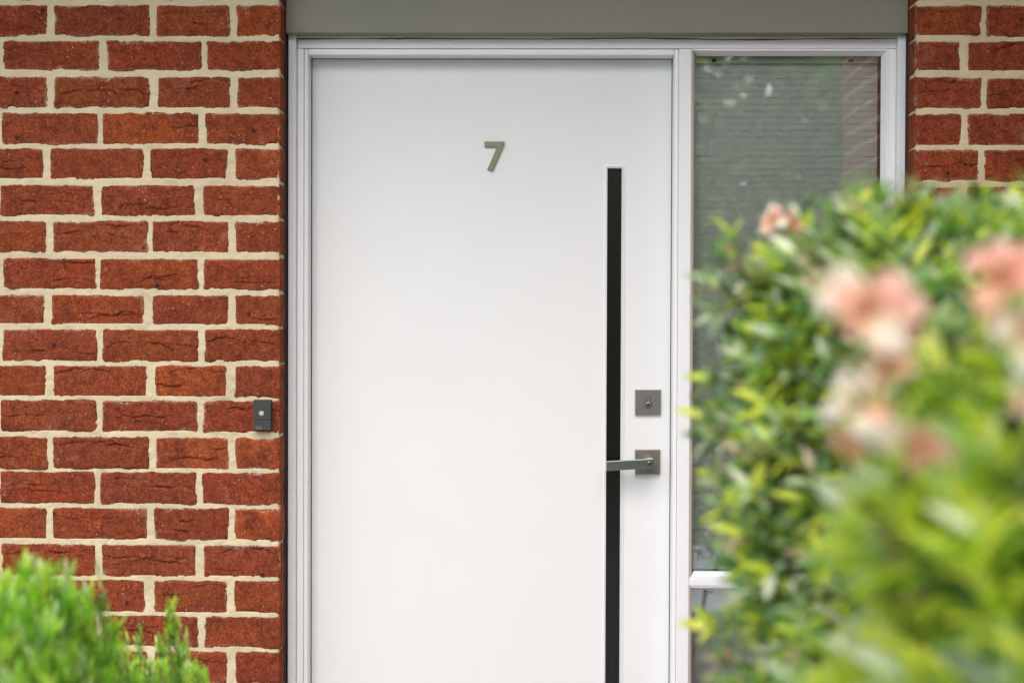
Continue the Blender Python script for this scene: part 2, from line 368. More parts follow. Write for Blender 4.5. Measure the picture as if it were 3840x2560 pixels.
def mortar_sheet(parent, x0, x1, rects, res=.0032, zlo=None, zhi=None):
    nx = round((x1-x0)/res); nz = round((zhi-zlo)/res)
    X, Z = np.meshgrid(np.linspace(x0, x1, nx+1), np.linspace(zlo, zhi, nz+1), indexing='ij')
    inside = np.full(X.shape, -1.)
    for a, b, c, d in rects:
        i0 = max(0, int((a-x0)/res)-1); i1 = min(nx+1, int((b-x0)/res)+3); j0 = max(0, int((c-zlo)/res)-1); j1 = min(nz+1, int((d-zlo)/res)+3)
        if i1 <= i0 or j1 <= j0: continue
        sx = X[i0:i1, j0:j1]; sz = Z[i0:i1, j0:j1]
        inside[i0:i1, j0:j1] = np.maximum(inside[i0:i1, j0:j1], np.minimum(np.minimum(sx-a, b-sx), np.minimum(sz-c, d-sz)))
    Y = .0022 - .0013*vn.n(X*45, Z*60) - .0010*vn.n(X*130, Z*130, 30) - .0006*vn.n(X*300, Z*300, 60)
    Y += np.clip((inside-.006)/.004, 0, 1)*.02
    V = np.stack([X.ravel(), Y.ravel(), Z.ravel()], 1); idx = np.arange(V.shape[0]).reshape(nx+1, nz+1)
    q = np.stack([idx[:-1, :-1].ravel(), idx[1:, :-1].ravel(), idx[1:, 1:].ravel(), idx[:-1, 1:].ravel()], 1)
    return link('mortar', npmesh('mortar', V, q, M_MORTAR), parent)
def build_wall(parent, table, side):
    rects = []
    for c in range(NC):
        k = c-OFF; fine = -1 <= k <= 18
        if side == 'L':
            base = table.get(k) or table[2 if k % 2 == 0 else 1]
        else: base = table.get(k) or table[k % 2]
        row = [(PX(a*Q, 0, 800), PX(b*Q, 0, 800)) for a, b in base]
        if side == 'L':
            row[-1] = (row[-1][0], LX)
            while row[0][0] > -2.2: row.insert(0, (row[0][0]-.240, row[0][0]-.0115))
        else:
            row[0] = (RX, row[0][1])
            while row[-1][1] < 1.39: row.append((row[-1][1]+.0115, min(row[-1][1]+.240, 1.397)))
            if row[-1][1]-row[-1][0] < .03: row.pop()
        for j, (a, b) in enumerate(row):
            j2 = j-(len(row)-len(base)) if side == 'L' else j
            ca = 0 if (side == 'R' and j == 0) else EXP; cb = 0 if (side == 'L' and j == len(row)-1) else EXP
            a2, b2, c2, d2 = a-ca, b+cb, ZB[c]-EXP, ZT[c]+EXP
            vis = fine and (side == 'L' and a > -1.45 or side == 'R' and k <= 8)
            d2 += rnd.uniform(-.0006, .0006)
            if vis: me = brick_mesh(b2-a2, d2-c2, (c*37+j*11+(500 if side == 'R' else 0)), .0022, .105, True, 1 if (side == 'L' and j == len(row)-1) else (-1 if side == 'R' and j == 0 else 0))
            else: me = cheap_mesh(b2-a2)
            o = link('brick', me, parent, ((a2+b2)/2, 0, (c2+d2)/2))
            o.color = (*(COLS.get((k, j2)) if side == 'L' and (k, j2) in COLS else tuple(x*rnd.uniform(.74, 1.02) for x in rnd.choice(BASES))), 1)
            rects.append((a2, b2, c2, d2))
    return rects
zlo, zhi = PZ(2600, 0), ZT[OFF-1]+.02
wl = thing('brick_wall', 'red brick wall with cream mortar left of the white door, carrying the doorbell', 'brick wall', (-1.4, 0, 0))
rects = build_wall(wl, LEFT, 'L')
mortar_sheet(wl, -1.42, LX-.0035, rects, .0027, zlo, zhi)
for a in ((-2.2, -1.4201, .004, .1, 0, ZT[0]+.01), (-1.42, LX-.0035, .004, .1, 0, zlo-.0005), (-1.42, LX-.0035, .004, .1, zhi+.0005, ZT[0]+.01), (-1.42, LX-.0032, .0255, .1, zlo, zhi)):
    link('mortar', (lambda bm: (bm_box(bm, *a), bm_mesh('mortar', bm, M_MORTAR))[1])(bmesh.new()), wl)
# mortar seen on the return face of the corner
def return_mortar(parent, x, sgn):
    res = .004; ys = np.linspace(.001, .1, 22); zs = np.arange(zlo, zhi, res)
    Yg, Zg = np.meshgrid(ys, zs, indexing='ij')
    Xg = x - sgn*(.0022-.0011*vn.n(Yg*60, Zg*60, 5)-.0008*vn.n(Yg*200, Zg*200, 15)+.004*np.exp(-(Yg-.001)/.002))
    V = np.stack([Xg.ravel(), Yg.ravel(), Zg.ravel()], 1); idx = np.arange(len(V)).reshape(Yg.shape)
    q = np.stack([idx[:-1, :-1].ravel(), idx[1:, :-1].ravel(), idx[1:, 1:].ravel(), idx[:-1, 1:].ravel()], 1)
    link('mortar', npmesh('mortar', V, q, M_MORTAR), parent)
return_mortar(wl, LX, 1)
wr = thing('brick_wall', 'red brick wall right of the sidelight window, mostly hidden behind the flowering shrub', 'brick wall', (1.2, 0, 0))
rects = build_wall(wr, RIGHT, 'R')
mortar_sheet(wr, RX+.0035, 1.395, rects, .0032, 1.2, zhi)
return_mortar(wr, RX, -1)
for a in ((RX+.0035, 1.395, .004, .1, 0, 1.1995), (RX+.0035, 1.395, .004, .1, zhi+.0005, ZT[0]+.01), (RX+.0032, 1.395, .0255, .1, 1.2, zhi)):
    link('mortar', (lambda bm: (bm_box(bm, *a), bm_mesh('mortar', bm, M_MORTAR))[1])(bmesh.new()), wr)
# porch side wall, seen mirrored in the sidelight
SX = 1.405
ws = thing('brick_wall', 'brick porch side wall running towards the viewer, seen mirrored in the sidelight glass', 'brick wall', (SX, -1.4, 0))
stuff_v, stuff_f = [], []
for c in range(NC):
    y = -2.88 + (0 if c % 2 else -.0)
    j = 0
    while y < -.02:
        ln = .229 if (j or c % 2) else .109
        y2 = min(y+ln, -.008)
        if y2-y > .03:
            me = cheap_mesh(y2-y)
            if ZT[c] > .9:
                o = link('brick', me, ws); o.location = (SX, (y+y2)/2, (ZT[c]+ZB[c])/2); o.rotation_euler = (0, 0, -math.pi/2)
                o.color = (*tuple(x*rnd.uniform(.9, 1.1) for x in rnd.choice(BASES)), 1)
            else:
                rot = Matrix.Rotation(-math.pi/2, 4, 'Z'); b0 = len(stuff_v)
                for v in me.vertices:
                    p = rot @ v.co; stuff_v.append((p.x+SX, p.y+(y+y2)/2, p.z+(ZT[c]+ZB[c])/2))
                for p in me.polygons: stuff_f.append(tuple(b0+i for i in p.vertices))
        y = y2+.0115; j += 1
o = link('brick', mesh('brick_courses', stuff_v, stuff_f, M_BRICK), ws); o.color = (.3, .062, .03, 1); o['kind'] = 'stuff'
box('mortar', ws, M_MORTAR, SX+.0045, SX+.1, -2.88, -.003, 0, ZT[0]+.01, 0)

# ------------------------------------------------------------------ lintel over the entrance
ly = .058
lt = thing('lintel', 'smooth grey painted beam spanning the top of the entrance between the brick walls', 'beam', (.15, ly, 2.15))
LZ0 = PZ(124, ly, 1500)
box('beam', lt, M_LINTEL, LX+.002, RX-.002, ly, .25, LZ0, 2.62, .004, 3)

# ------------------------------------------------------------------ door frame with sidelight
YA, YB, YC, YD, YG = .083, .102, .107, .160, .128
fr = thing('door_frame', 'white painted timber entrance frame holding the number 7 door and the sidelight window', 'door frame', (.15, YB, 0))
ztop = PZ(131, YA, 1090); zB1 = PZ(146, YB, 1500)+.02
xl = PX(1081, YA, 300); xl2 = PX(1109, YA, 300); xr = PX(3398, YA, 200); xr2 = PX(3369, YA, 200)
box('cover_strip', fr, M_FRAME, xl, xl2, YA, .20, 0, ztop, .002); box('cover_strip', fr, M_FRAME, xr2, xr, YA, .20, 0, ztop, .002)
x1 = PX(1139, YB, 400); x2 = PX(1156, YC, 400); x3 = PX(1156, YC, 400)
zb = PZ(182, YB, 1900); zc = PZ(207, YC, 1800)
m0, m1, m2, m3 = PX(2529, YC, 300), PX(2545, YC, 300), PX(2550, YB, 300), PX(2594, YB, 300)
s0 = PX(3334, YB, 300)                                                   # left edge of right jamb face
# jamb, head, mullion as stepped members
box('jamb', fr, M_FRAME, xl2+.0005, x1, YB, .20, 0, zb-.0008, .002); box('jamb', fr, M_FRAME, s0, xr2-.0005, YB, .20, 0, zb-.0008, .002)
box('head', fr, M_FRAME, xl2+.0005, xr2-.0005, YB, .20, zb, zB1, .003)
box('door_stop', fr, M_FRAME, x1+.0003, x3, YC, YD-.001, 0, zb-.0008, .003, 3)
box('door_stop', fr, M_FRAME, m0, m1, YC, YD-.001, 0, zb-.0008, .003, 3)
box('door_stop', fr, M_FRAME, x3+.0003, m0-.0003, YC, YD-.001, zc, zb-.0008, .003, 3)
box('mullion', fr, M_FRAME, m1+.0004, m3, YB, .20, 0, zb-.0008, .003, 3)
V = []; n_ = 160
for i in range(n_+1):
    x = xl2+.001+(xr2-xl2-.002)*i/n_; zc_ = PZ(147, YB, 2200)+.0018*vn.n(x*4, 0)+.0006*vn.n(x*60, 0)
    h_ = .0007+.0006*(vn.n(x*9, 3.)+1); V += [(x, YB-.0006, zc_-h_), (x, YB-.0006, zc_+h_)]
link('caulk_line', mesh('caulk_line', V, [(2*i, 2*i+2, 2*i+3, 2*i+1) for i in range(n_)], simple('dirty_caulk', (.10, .08, .06), .9)), fr)
rz0, rz1 = PZ(2196, YB, 2700), PZ(2168, YB, 2700)
box('transom_rail', fr, M_FRAME, m3+.0003, s0-.0003, YB, .20, rz0, rz1, .002)
box('sill', fr, M_FRAME, m3+.0003, s0-.0003, YB-.01, .22, .0, .10, .003)
box('threshold', fr, M_STEEL, xl2+.001, m0, YB, .156, .001, .018, .002)
sl = {}
for nm, z0, z1 in (('upper', rz1, zb), ('lower', .10, rz0)):
    g = box('window_pane', fr, M_GLASS, m3+.002, s0-.002, YG, YG+.005, z0+.002, z1-.002, 0)
    gx0, gx1, gz0, gz1 = m3+.0003, s0-.0003, z0+.0003, z1-.0003
    W = .0095
    # four glazing beads, each with its own ridge; slopes towards the glass
    for n_, pts in (('l', (gx0, gz0, gx0, gz1, 1, 0)), ('r', (gx1, gz0, gx1, gz1, -1, 0)), ('b', (gx0, gz0, gx1, gz0, 0, 1)), ('t', (gx0, gz1, gx1, gz1, 0, -1))):
        ax, az, bx_, bz, nx_, nz_ = pts; prof = [(0, YB+.003), (.004, YB+.004), (.0055, YB+.009), (.0075, YB+.011), (W, YG-.0005)]
        if n_ in 'rbt': prof = [(0, YB+.003), (.004, YB+.003), (.006, YB+.006), (.0135, YG-.0005)]
        V = []; 
        for d, y in prof:
            sx = 1 if bx_ > ax else 0; sz = 1 if bz > az else 0
            V += [(ax+nx_*d+sx*d, y, az+nz_*d+sz*d), (bx_+nx_*d-sx*d, y, bz+nz_*d-sz*d)]
        Fc = [(2*i, 2*i+1, 2*i+3, 2*i+2) for i in range(len(prof)-1)]
        bm = bmesh.new(); vs = [bm.verts.new(v) for v in V]; [bm.faces.new([vs[i] for i in f]) for f in Fc]
        o = link('glazing_bead', bm_mesh('glazing_bead', bm, M_BEAD_SHADE if n_ == 'l' else M_FRAME), g)
    sl[nm] = (z0, z1)
box('gap_shade_seal', fr, M_GAP_DARK, LX+.0006, LX+.0016, .062, .128, 0, ztop, 0); box('gap_shade_seal', fr, M_GAP_DARK, RX-.0016, RX-.0006, .062, .128, 0, ztop, 0)  # dark strips over the brick returns paint in the shadow of the gap
box('gap_shade_seal', fr, M_GAP_DARK, LX-.002, xl-.0003, .13, .16, 0, ztop, 0); box('gap_shade_seal', fr, M_GAP_DARK, xr+.0003, RX+.002, .13, .16, 0, ztop, 0)
# inner lining seen through the glass beside the blind
box('lining', fr, M_RAIL, s0-.0003, s0+.02, .2005, .30, .1, zb, .001); box('lining', fr, M_RAIL, m3-.02, m3+.0003, .2005, .30, .1, zb, .001)

# ------------------------------------------------------------------ blinds behind the sidelight
def make_blind(zb0, zt0, label, rail=True):
    bx0, bx1 = m3+.004, PX(3287, .165, 400); yb = .158
    b = thing('window_blind', label, 'blind', ((bx0+bx1)/2, yb, zb0), 'venetian blinds behind the sidelight')
    zt = zt0-.004
    hr0 = PZ(237, yb-.01, 2900) if rail else zt-.020
    box('head_rail', b, M_RAIL, bx0, bx1, yb-.012, yb+.018, hr0, zt, .0015)
    bm = bmesh.new(); wd = .0215
    n = 5; V = []
    for i in range(n):
        s = (i/(n-1)-.5)*wd; a = R(81); bow = .0010*(1-(2*i/(n-1)-1)**2)
        V.append((-s*math.cos(a)*-1-bow*math.sin(a), s*math.sin(a)-bow*math.cos(a)*0))
    vs = []
    for y, z in V: vs.append((bm.verts.new((bx0-(bx0+bx1)/2, y, z)), bm.verts.new((bx1-(bx0+bx1)/2, y, z))))
    for i in range(n-1): bm.faces.new((vs[i][0], vs[i][1], vs[i+1][1], vs[i+1][0]))
    me = bm_mesh('slat', bm, M_SLAT, True)
    z = hr0-.010; r = random.Random(3)
    while z > zb0+.03:
        o = link('slat', me, b, ((bx0+bx1)/2, yb, z)); o.rotation_euler = (R(r.uniform(-1.5, 1.5)), 0, R(r.uniform(-.05, .05)))
        z -= .0160+r.uniform(-.0003, .0003)
    box('bottom_rail', b, M_RAIL, bx0, bx1, yb-.008, yb+.008, zb0+.006, z+.012, .002)
    for fx in (.12, .85):
        x = bx0+(bx1-bx0)*fx
        for dx in (0,): box('ladder_cord', b, M_SLAT, x+dx-.0004, x+dx+.0004, yb-.0085, yb-.0075, zb0+.01, hr0, 0)
        box('cord_bracket', b, M_GAP_DARK, x-.006, x+.006, yb-.0135, yb-.0125, hr0+.002, hr0+.010, 0)
make_blind(sl['upper'][0]+.010, sl['upper'][1], 'grey venetian blind, closed, behind the tall upper sidelight pane')
make_blind(sl['lower'][0], sl['lower'][1]-.006, 'grey venetian blind behind the lower sidelight pane, below the white rail', False)

# ------------------------------------------------------------------ front door
dx0, dx1 = PX(1171, YD, 600), PX(2517, YD, 600); dz1 = PZ(224, YD, 1900)
gx0, gx1 = PX(2278, YD+.004, 700), PX(2331, YD+.004, 700); gz1 = PZ(632, YD+.004, 2300); gz0 = .2
dr = thing('front_door', 'white flush front door with bronze number 7 and a narrow dark glass slot', 'door', ((dx0+dx1)/2, YD, .02))
# panel with a real opening for the slot
bm = bmesh.new()
o0, o1, oz0, oz1 = gx0-.008, gx1+.008, gz0-.008, gz1+.008
def ring(y): return [bm.verts.new(p) for p in ((dx0, y, .02), (o0, y, .02), (o1, y, .02), (dx1, y, .02), (dx0, y, oz0), (o0, y, oz0), (o1, y, oz0), (dx1, y, oz0), (dx0, y, oz1), (o0, y, oz1), (o1, y, oz1), (dx1, y, oz1), (dx0, y, dz1), (o0, y, dz1), (o1, y, dz1), (dx1, y, dz1))]
A, B = ring(YD), ring(YD+.04)
for j in range(3):
    for i in range(3):
        if (i, j) == (1, 1): continue
        k = j*4+i
        bm.faces.new((A[k], A[k+1], A[k+5], A[k+4])); bm.faces.new((B[k], B[k+4], B[k+5], B[k+1]))
for a, b in ((0, 1), (1, 2), (2, 3), (3, 7), (7, 11), (11, 15), (15, 14), (14, 13), (13, 12), (12, 8), (8, 4), (4, 0), (5, 9), (9, 10), (10, 6), (6, 5)):
    bm.faces.new((A[a], A[b], B[b], B[a]))
link('door_panel', bm_mesh('door_panel', bm, M_DOOR), dr)
sg = box('slot_glass', dr, M_SLOT, gx0-.006, gx1+.006, YD+.006, YD+.011, gz0-.006, gz1+.006, 0)
bd = .0085
frame_sweep('slot_moulding', dr, M_FRAME, gx0-bd, gx1+bd, gz0-bd, gz1+bd,
            [(0, YD-.0002), (.0004, YD-.0022), (.0042, YD-.0035), (.0046, YD-.0012), (.0054, YD-.0005), (.0058, YD-.0028), (.0072, YD-.003), (.0076, YD+.001), (.0083, YD+.002), (.0086, YD+.0061)])
# number seven
yN = YD-.007
sv = [(1817, 531), (1891, 531), (1891, 541), (1847, 642), (1828, 634), (1865, 550), (1817, 550)]
prism('house_number', dr, M_SEVEN, [(PX(a, yN, b), PZ(b, yN, a)) for a, b in sv], yN, YD-.0002, .0006)
# deadlock
yP = YD-.009
def plate(name, a, b, c, d, lab=None):
    o = prism(name, dr, M_STEEL, [(PX(a, yP, d), PZ(d, yP, a)), (PX(b, yP, d), PZ(d, yP, b)), (PX(b, yP, c), PZ(c, yP, b)), (PX(a, yP, c), PZ(c, yP, a))], yP, YD-.0002, .0012)
    return o
dl = plate('deadlock_plate', 2382, 2478.5, 1459.5, 1554.5)
cx, cz = PX(2431, yP, 1517), PZ(1517, yP, 2431)
def keyslot(cx, cz, r, w_, L):
    pts = []
    a0 = math.asin(w_/r)
    n = 20
    for i in range(n+1):
        a = math.pi/2+a0+(2*math.pi-2*a0)*i/n; pts.append((cx+r*math.cos(a), cz+r*math.sin(a)))
    for i in range(9):
        a = math.pi*i/8; pts.append((cx+w_*math.cos(a), cz+L+w_*math.sin(a)))
    return pts
prism('cylinder_gap', dl, M_HOLE, keyslot(cx, cz, .0092, .0058, .0168), yP-.0004, yP+.002)
prism('lock_cylinder', dl, M_STEEL, keyslot(cx, cz, .0078, .0045, .0163), yP-.0016, yP+.002, .0004)
disc('cylinder_core', dl, M_NICKEL, cx, cz, .0062, yP-.0026, yP, 28, .0005)
prism('keyhole', dl, M_HOLE, [(cx-.0010, cz+.0042), (cx+.0004, cz+.0042), (cx+.0013, cz-.001), (cx+.0022, cz-.0030), (cx+.0010, cz-.0045), (cx-.0012, cz-.0040)], yP-.0029, yP-.002)
# handle
hp = plate('handle_plate', 2381.5, 2476, 1684, 1778.5)
hx, hz = PX(2436, yP-.02, 1733), PZ(1731, yP-.02, 2436)
disc('handle_neck', hp, M_STEEL, hx, hz, .0125, yP-.047, yP, 32, .0008)
yL = YD-.062
lx0, lx1 = PX(2274, yL, 1747), PX(2451, yL, 1740)
def q(a, b): return (PX(a, yL, b), PZ(b, yL, a))
prism('lever', hp, M_LEVER, [q(2274, 1766), q(2452, 1755), q(2450, 1719), q(2274, 1729)], yL, yL+.011, .0012)
prism('lever_return', hp, M_LEVER, [q(2274, 1765), q(2282, 1765), q(2282, 1730), q(2274, 1730)], yL+.0112, yL+.022, .0005)
kx, kz = q(2435, 1739)
disc('keyway_ring', hp, M_HOLE, kx, kz, .0067, yL-.0003, yL+.002, 28); disc('keyway', hp, M_NICKEL, kx, kz, .0061, yL-.0010, yL+.002, 28, .0004)
prism('keyhole', hp, M_HOLE, [(kx-.0035, kz-.0010), (kx-.0035, kz+.0002), (kx, kz+.0008), (kx+.0035, kz+.0022), (kx+.0045, kz+.0005), (kx+.0035, kz-.0012)], yL-.0013, yL-.0005)

# ------------------------------------------------------------------ doorbell
yb = -.019
q2 = lambda a, b: (PX(a, yb, b), PZ(b, yb, a))
c0 = q2(982, 1556)
bell = thing('doorbell', 'small charcoal doorbell with round pale button on the brickwork beside the door frame', 'doorbell', (c0[0], -.003, c0[1]))
for nm, a, b in (('cover_top', 1499, 1573.6), ('cover_base', 1575, 1612.5)):
    p = [q2(950, b), q2(1015, b), q2(1015, a), q2(950, a)]
    prism(nm, bell, M_BELL, p, yb, .001, .0012)
box('back_plate', bell, M_BELL, c0[0]-.019, c0[0]+.019, yb+.004, .001, c0[1]-.034, c0[1]+.034, .001)
bx_, bz_ = q2(980.7, 1548.7); disc('button', bell, M_BUTTON, bx_, bz_, .0058, yb-.0012, yb+.002, 32, .0004)
bx_, bz_ = q2(979.8, 1528.5); disc('microphone_hole', bell, M_HOLE, bx_, bz_, .0011, yb-.0002, yb+.001, 12)
bm = bmesh.new()
def bar(a, b, c, d):
    (xa, za), (xb, zb_) = q2(a, d), q2(b, c); bm_box(bm, xa, xb, yb-.0003, yb+.0005, za, zb_)
for r_ in ((960, 980.5, 1599, 1600), (960, 980.5, 1606.8, 1607.8), (960, 961, 1600.1, 1606.7), (979.5, 980.5, 1600.1, 1606.7),
           (962.5, 965.5, 1601.6, 1602.5), (962.5, 965.5, 1604.8, 1605.7), (962.5, 963.4, 1602.6, 1604.7), (967.2, 968.2, 1601.6, 1605.7), (970, 971, 1601.6, 1605.7), (968.3, 969.9, 1601.6, 1602.4),
           (968.3, 969.9, 1604.9, 1605.7), (972.8, 973.8, 1601.6, 1605.7), (976.6, 977.6, 1601.6, 1605.7), (974.6, 975.8, 1602.8, 1604.2)): bar(*r_)
link('printed_mark', bm_mesh('printed_mark', bm, M_LOGO), bell)

# ------------------------------------------------------------------ plants
def leaf_mesh(name, L, Wd, tint, mat_, fold=.25, curl=.25, nl=6, seed=0):
    """lanceolate leaf along +Y, up = +Z, origin at its base"""
    r = random.Random(seed); V = []; Fc = []
    for i in range(nl+1):
        t = i/nl; w_ = Wd*.5*(math.sin(math.pi*min(1, t*.93+.05))**.85)*(1.1-.35*t)
        if i == nl: w_ = Wd*.02
        zc = -curl*L*t*t
        V += [(-w_, L*t, zc+fold*w_), (0, L*t, zc), (w_, L*t, zc+fold*w_)]
    for i in range(nl):
        a = i*3; Fc += [(a, a+1, a+4, a+3), (a+1, a+2, a+5, a+4)]
    me = mesh(name, V, Fc, mat_, True)
    at = me.color_attributes.new('tint', 'FLOAT_COLOR', 'POINT')
    cols = []
    for i in range(nl+1):
        for s in range(3):
            k = 1.15 if s == 1 else 1
            cols += [tint[0]*k, tint[1]*k, tint[2]*k, 1]
    at.data.foreach_set('color', cols); return me
def orient(d, up):
    y = d.normalized(); x = y.cross(up)
    if x.length < 1e-3: x = Vector((1, 0, 0))
    x.normalize(); z = x.cross(y); return Matrix((x, y, z)).transposed()
def tube(V, Fc, pts, r0, r1, n=5):
    b = len(V); m = len(pts)
    for i, p in enumerate(pts):
        d = (pts[min(i+1, m-1)]-pts[max(i-1, 0)]).normalized(); o_ = orient(d, Vector((.3, .2, 1)) if abs(d.z) < .9 else Vector((1, 0, 0)))
        rr = r0+(r1-r0)*i/(m-1)
        for k in range(n):
            a = 2*math.pi*k/n; V.append(p+o_@Vector((math.cos(a)*rr, 0, math.sin(a)*rr)))
    for i in range(m-1):
        for k in range(n): Fc.append((b+i*n+k, b+i*n+(k+1) % n, b+(i+1)*n+(k+1) % n, b+(i+1)*n+k))
def curve_pts(a, b, n, r, wob):
    ps = []
    for i in range(n+1):
        t = i/n; p = a.lerp(b, t); k = math.sin(math.pi*t)*wob
        ps.append(p+Vector((r.uniform(-k, k), r.uniform(-k, k), r.uniform(-k, k)*.5)))
    return ps
def screen_size(p, L):
    d = (p-CAM).dot(-(CM @ Vector((0, 0, 1)))); v = CM.transposed() @ (p-CAM)
    u = v.x/-v.z*F+1920; w_ = 1280-v.y/-v.z*F
    inside = -60 < u < 3900 and -60 < w_ < 2620
    return (F*L/d if inside and d > 0 else 0)
class Foliage:
    """collects leaf placements; the 300 that show largest become parts, the rest one part of kind stuff"""
    def __init__(s, root, protos, mat_): s.root, s.protos, s.mat, s.items = root, protos, mat_, []
    def add(s, k, p, rot, sc): s.items.append((k, p, rot, sc))
    def build(s, nind=295):
        PV = []
        for me in s.protos:
            v = np.empty(len(me.vertices)*3); me.vertices.foreach_get('co', v)
            f = np.array([list(p.vertices) for p in me.polygons]); c = np.empty(len(me.vertices)*4); me.color_attributes['tint'].data.foreach_get('color', c)
            PV.append((v.reshape(-1, 3), f, c.reshape(-1, 4), v.reshape(-1, 3)[:, 1].max()))
        s.items.sort(key=lambda it: -screen_size(it[1], PV[it[0]][3]*it[3]))
        rl = Matrix.Translation(-s.root.location)
        for k, p, rot, sc in s.items[:nind]:
            o = bpy.data.objects.new('leaf', s.protos[k]); COL.objects.link(o); o.parent = s.root
            o.matrix_basis = Matrix.Translation(p-s.root.location) @ rot.to_4x4() @ Matrix.Scale(sc, 4)
        Vs, Fs, Cs = [], [], []; b = 0
        for k, p, rot, sc in s.items[nind:]:
            v, f, c, _ = PV[k]; Vs.append(v*sc @ np.array(rot).T + np.array(p-s.root.location)); Fs.append(f+b); Cs.append(c); b += len(v)
        if Vs:
            me = npmesh('leaves', np.concatenate(Vs), np.concatenate(Fs), s.mat, True)
            at = me.color_attributes.new('tint', 'FLOAT_COLOR', 'POINT'); at.data.foreach_set('color', np.concatenate(Cs).astype(np.float32).ravel())
            o = bpy.data.objects.new('leaf', me); COL.objects.link(o); o.parent = s.root; o['kind'] = 'stuff'
# leaf kinds of the flowering shrubs
TINTS = [(.07, .14, .045), (.13, .26, .07), (.21, .37, .10), (.32, .50, .11), (.58, .68, .07), (.72, .74, .10), (.42, .54, .34), (.58, .64, .46), (.50, .37, .27), (.76, .76, .62)]
WEI = [19, 13, 14, 14, 12, 10, 14, 12, 7, 7]
def shrub_protos(L, W_):
    return [leaf_mesh('leaf', L, W_, t, M_LEAF, .3, .18+.05*(i % 3), 4, i) for i, t in enumerate(TINTS)]
def petal_mesh(L, Wd, tint, tip, seed):
    r = random.Random(seed); V = []; Fc = []; cols = []; nl, nw = 6, 4
    for i in range(nl+1):
        t = i/nl; w_ = Wd*.5*(.25+.75*math.sin(math.pi*(t*.72+.08)))
        if i == nl: w_ *= .7
        for j in range(nw+1):
            s_ = j/nw*2-1
            V.append((s_*w_, L*t-(.10*L*s_*s_ if i == nl else 0), .25*L*math.sin(t*2.0)-.35*L*t*t+.12*w_*s_*s_+.04*L*math.sin(7*t+s_*4+seed)))
            c = [tint[k]*(1-t)+tip[k]*t for k in range(3)]; cols += c+[1]
    for i in range(nl):
        for j in range(nw): a = i*(nw+1)+j; Fc.append((a, a+1, a+nw+2, a+nw+1))
    me = mesh('petal', V, Fc, M_PETAL, True); at = me.color_attributes.new('tint', 'FLOAT_COLOR', 'POINT'); at.data.foreach_set('color', cols); return me
PETALS = [petal_mesh(.038, .023, (.84, .40, .28), (.95, .58, .54), 1), petal_mesh(.042, .022, (.88, .70, .48), (.95, .88, .84), 2), petal_mesh(.036, .022, (.80, .36, .22), (.90, .50, .40), 3)]
def flower(root, p, d, kind, sc, seed):
    r = random.Random(seed); o = orient(d, Vector((0, 0, 1)))      # petals spread round d
    V, Fc = [], []; tube(V, Fc, [Vector(p)-d*.018*sc, Vector(p), Vector(p)+d*.008*sc], .002*sc, .005*sc, 6)
    for k in range(5):
        a = r.uniform(0, 6.3); e = (d+.35*(o@Vector((math.cos(a), 0, math.sin(a))))).normalized(); tube(V, Fc, [Vector(p), Vector(p)+e*.028*sc], .0006*sc, .0009*sc, 4)
    root_l = root.location
    me = mesh('flower', [v-root_l for v in V], Fc, M_GREENSTEM, True); fo = bpy.data.objects.new('flower', me); COL.objects.link(fo); fo.parent = root
    for k in range(6 if seed % 3 else 9):
        a = 2*math.pi*k/(6 if seed % 3 else 5)+r.uniform(-.2, .2); side = o@Vector((math.cos(a), 0, math.sin(a)))
        pd = (side*r.uniform(.35, 1.0)+d*r.uniform(.1, 1.1)+Vector((0, 0, r.uniform(-.5, .3)))).normalized()
        m = orient(pd, d)
        q_ = bpy.data.objects.new('petal', PETALS[(kind+(k % 3 == 0)) % 3]); COL.objects.link(q_); q_.parent = fo
        q_.matrix_basis = Matrix.Translation(Vector(p)-root_l) @ m.to_4x4() @ Matrix.Scale(sc*r.uniform(.7, 1.25), 4)
def shrub(name, label, base, blobs, ntips, L, W_, seed, flowers, extra=(), dens=9, grp='flowering shrubs in front of the sidelight', wei=None):
    global WCUR; WCUR = wei or WEI
    r = random.Random(seed); root = thing(name, label, 'shrub', base, grp); P = shrub_protos(L, W_); fol = Foliage(root, P, M_LEAF)
    SV, SF = [], []; main = []
    tot = sum(b[2] for b in blobs)
    B = Vector(base)
    for bi, (c, rad, wt) in enumerate(blobs):
        c = Vector(c)
        tube(SV, SF, [v-B for v in curve_pts(B+Vector((r.uniform(-.06, .06), r.uniform(-.06, .06), 0)), c, 6, r, .03)], .012, .005, 6)
        for _ in range(int(ntips*wt/tot)):
            while True:
                d = Vector((r.gauss(0, 1), r.gauss(0, 1), r.gauss(0, 1))).normalized()
                if d.z > -.85: break
            k = r.choice([1, 1, .95, .85, .7, .5])*r.uniform(.86, 1.10)
            tip = c+Vector((d.x*rad[0], d.y*rad[1], d.z*rad[2]))*k
            out = (Vector((d.x/rad[0], d.y/rad[1], d.z/rad[2])).normalized()*.8+Vector((0, 0, .6))+Vector((r.uniform(-.4, .4), r.uniform(-.4, .4), r.uniform(-.3, .3)))).normalized()
            twig(fol, SV, SF, tip, out, r, L, B, dens, c)
    for (tip, out) in extra: twig(fol, SV, SF, Vector(tip), Vector(out).normalized(), r, L, B, dens+3, None)
    st = bpy.data.objects.new('stem', mesh('stem', SV, SF, M_STEM, True)); COL.objects.link(st); st.parent = root
    fol.build()
    for i, (p, d, k, sc) in enumerate(flowers): flower(root, Vector(p), Vector(d).normalized(), k, sc, seed*10+i)
    return root
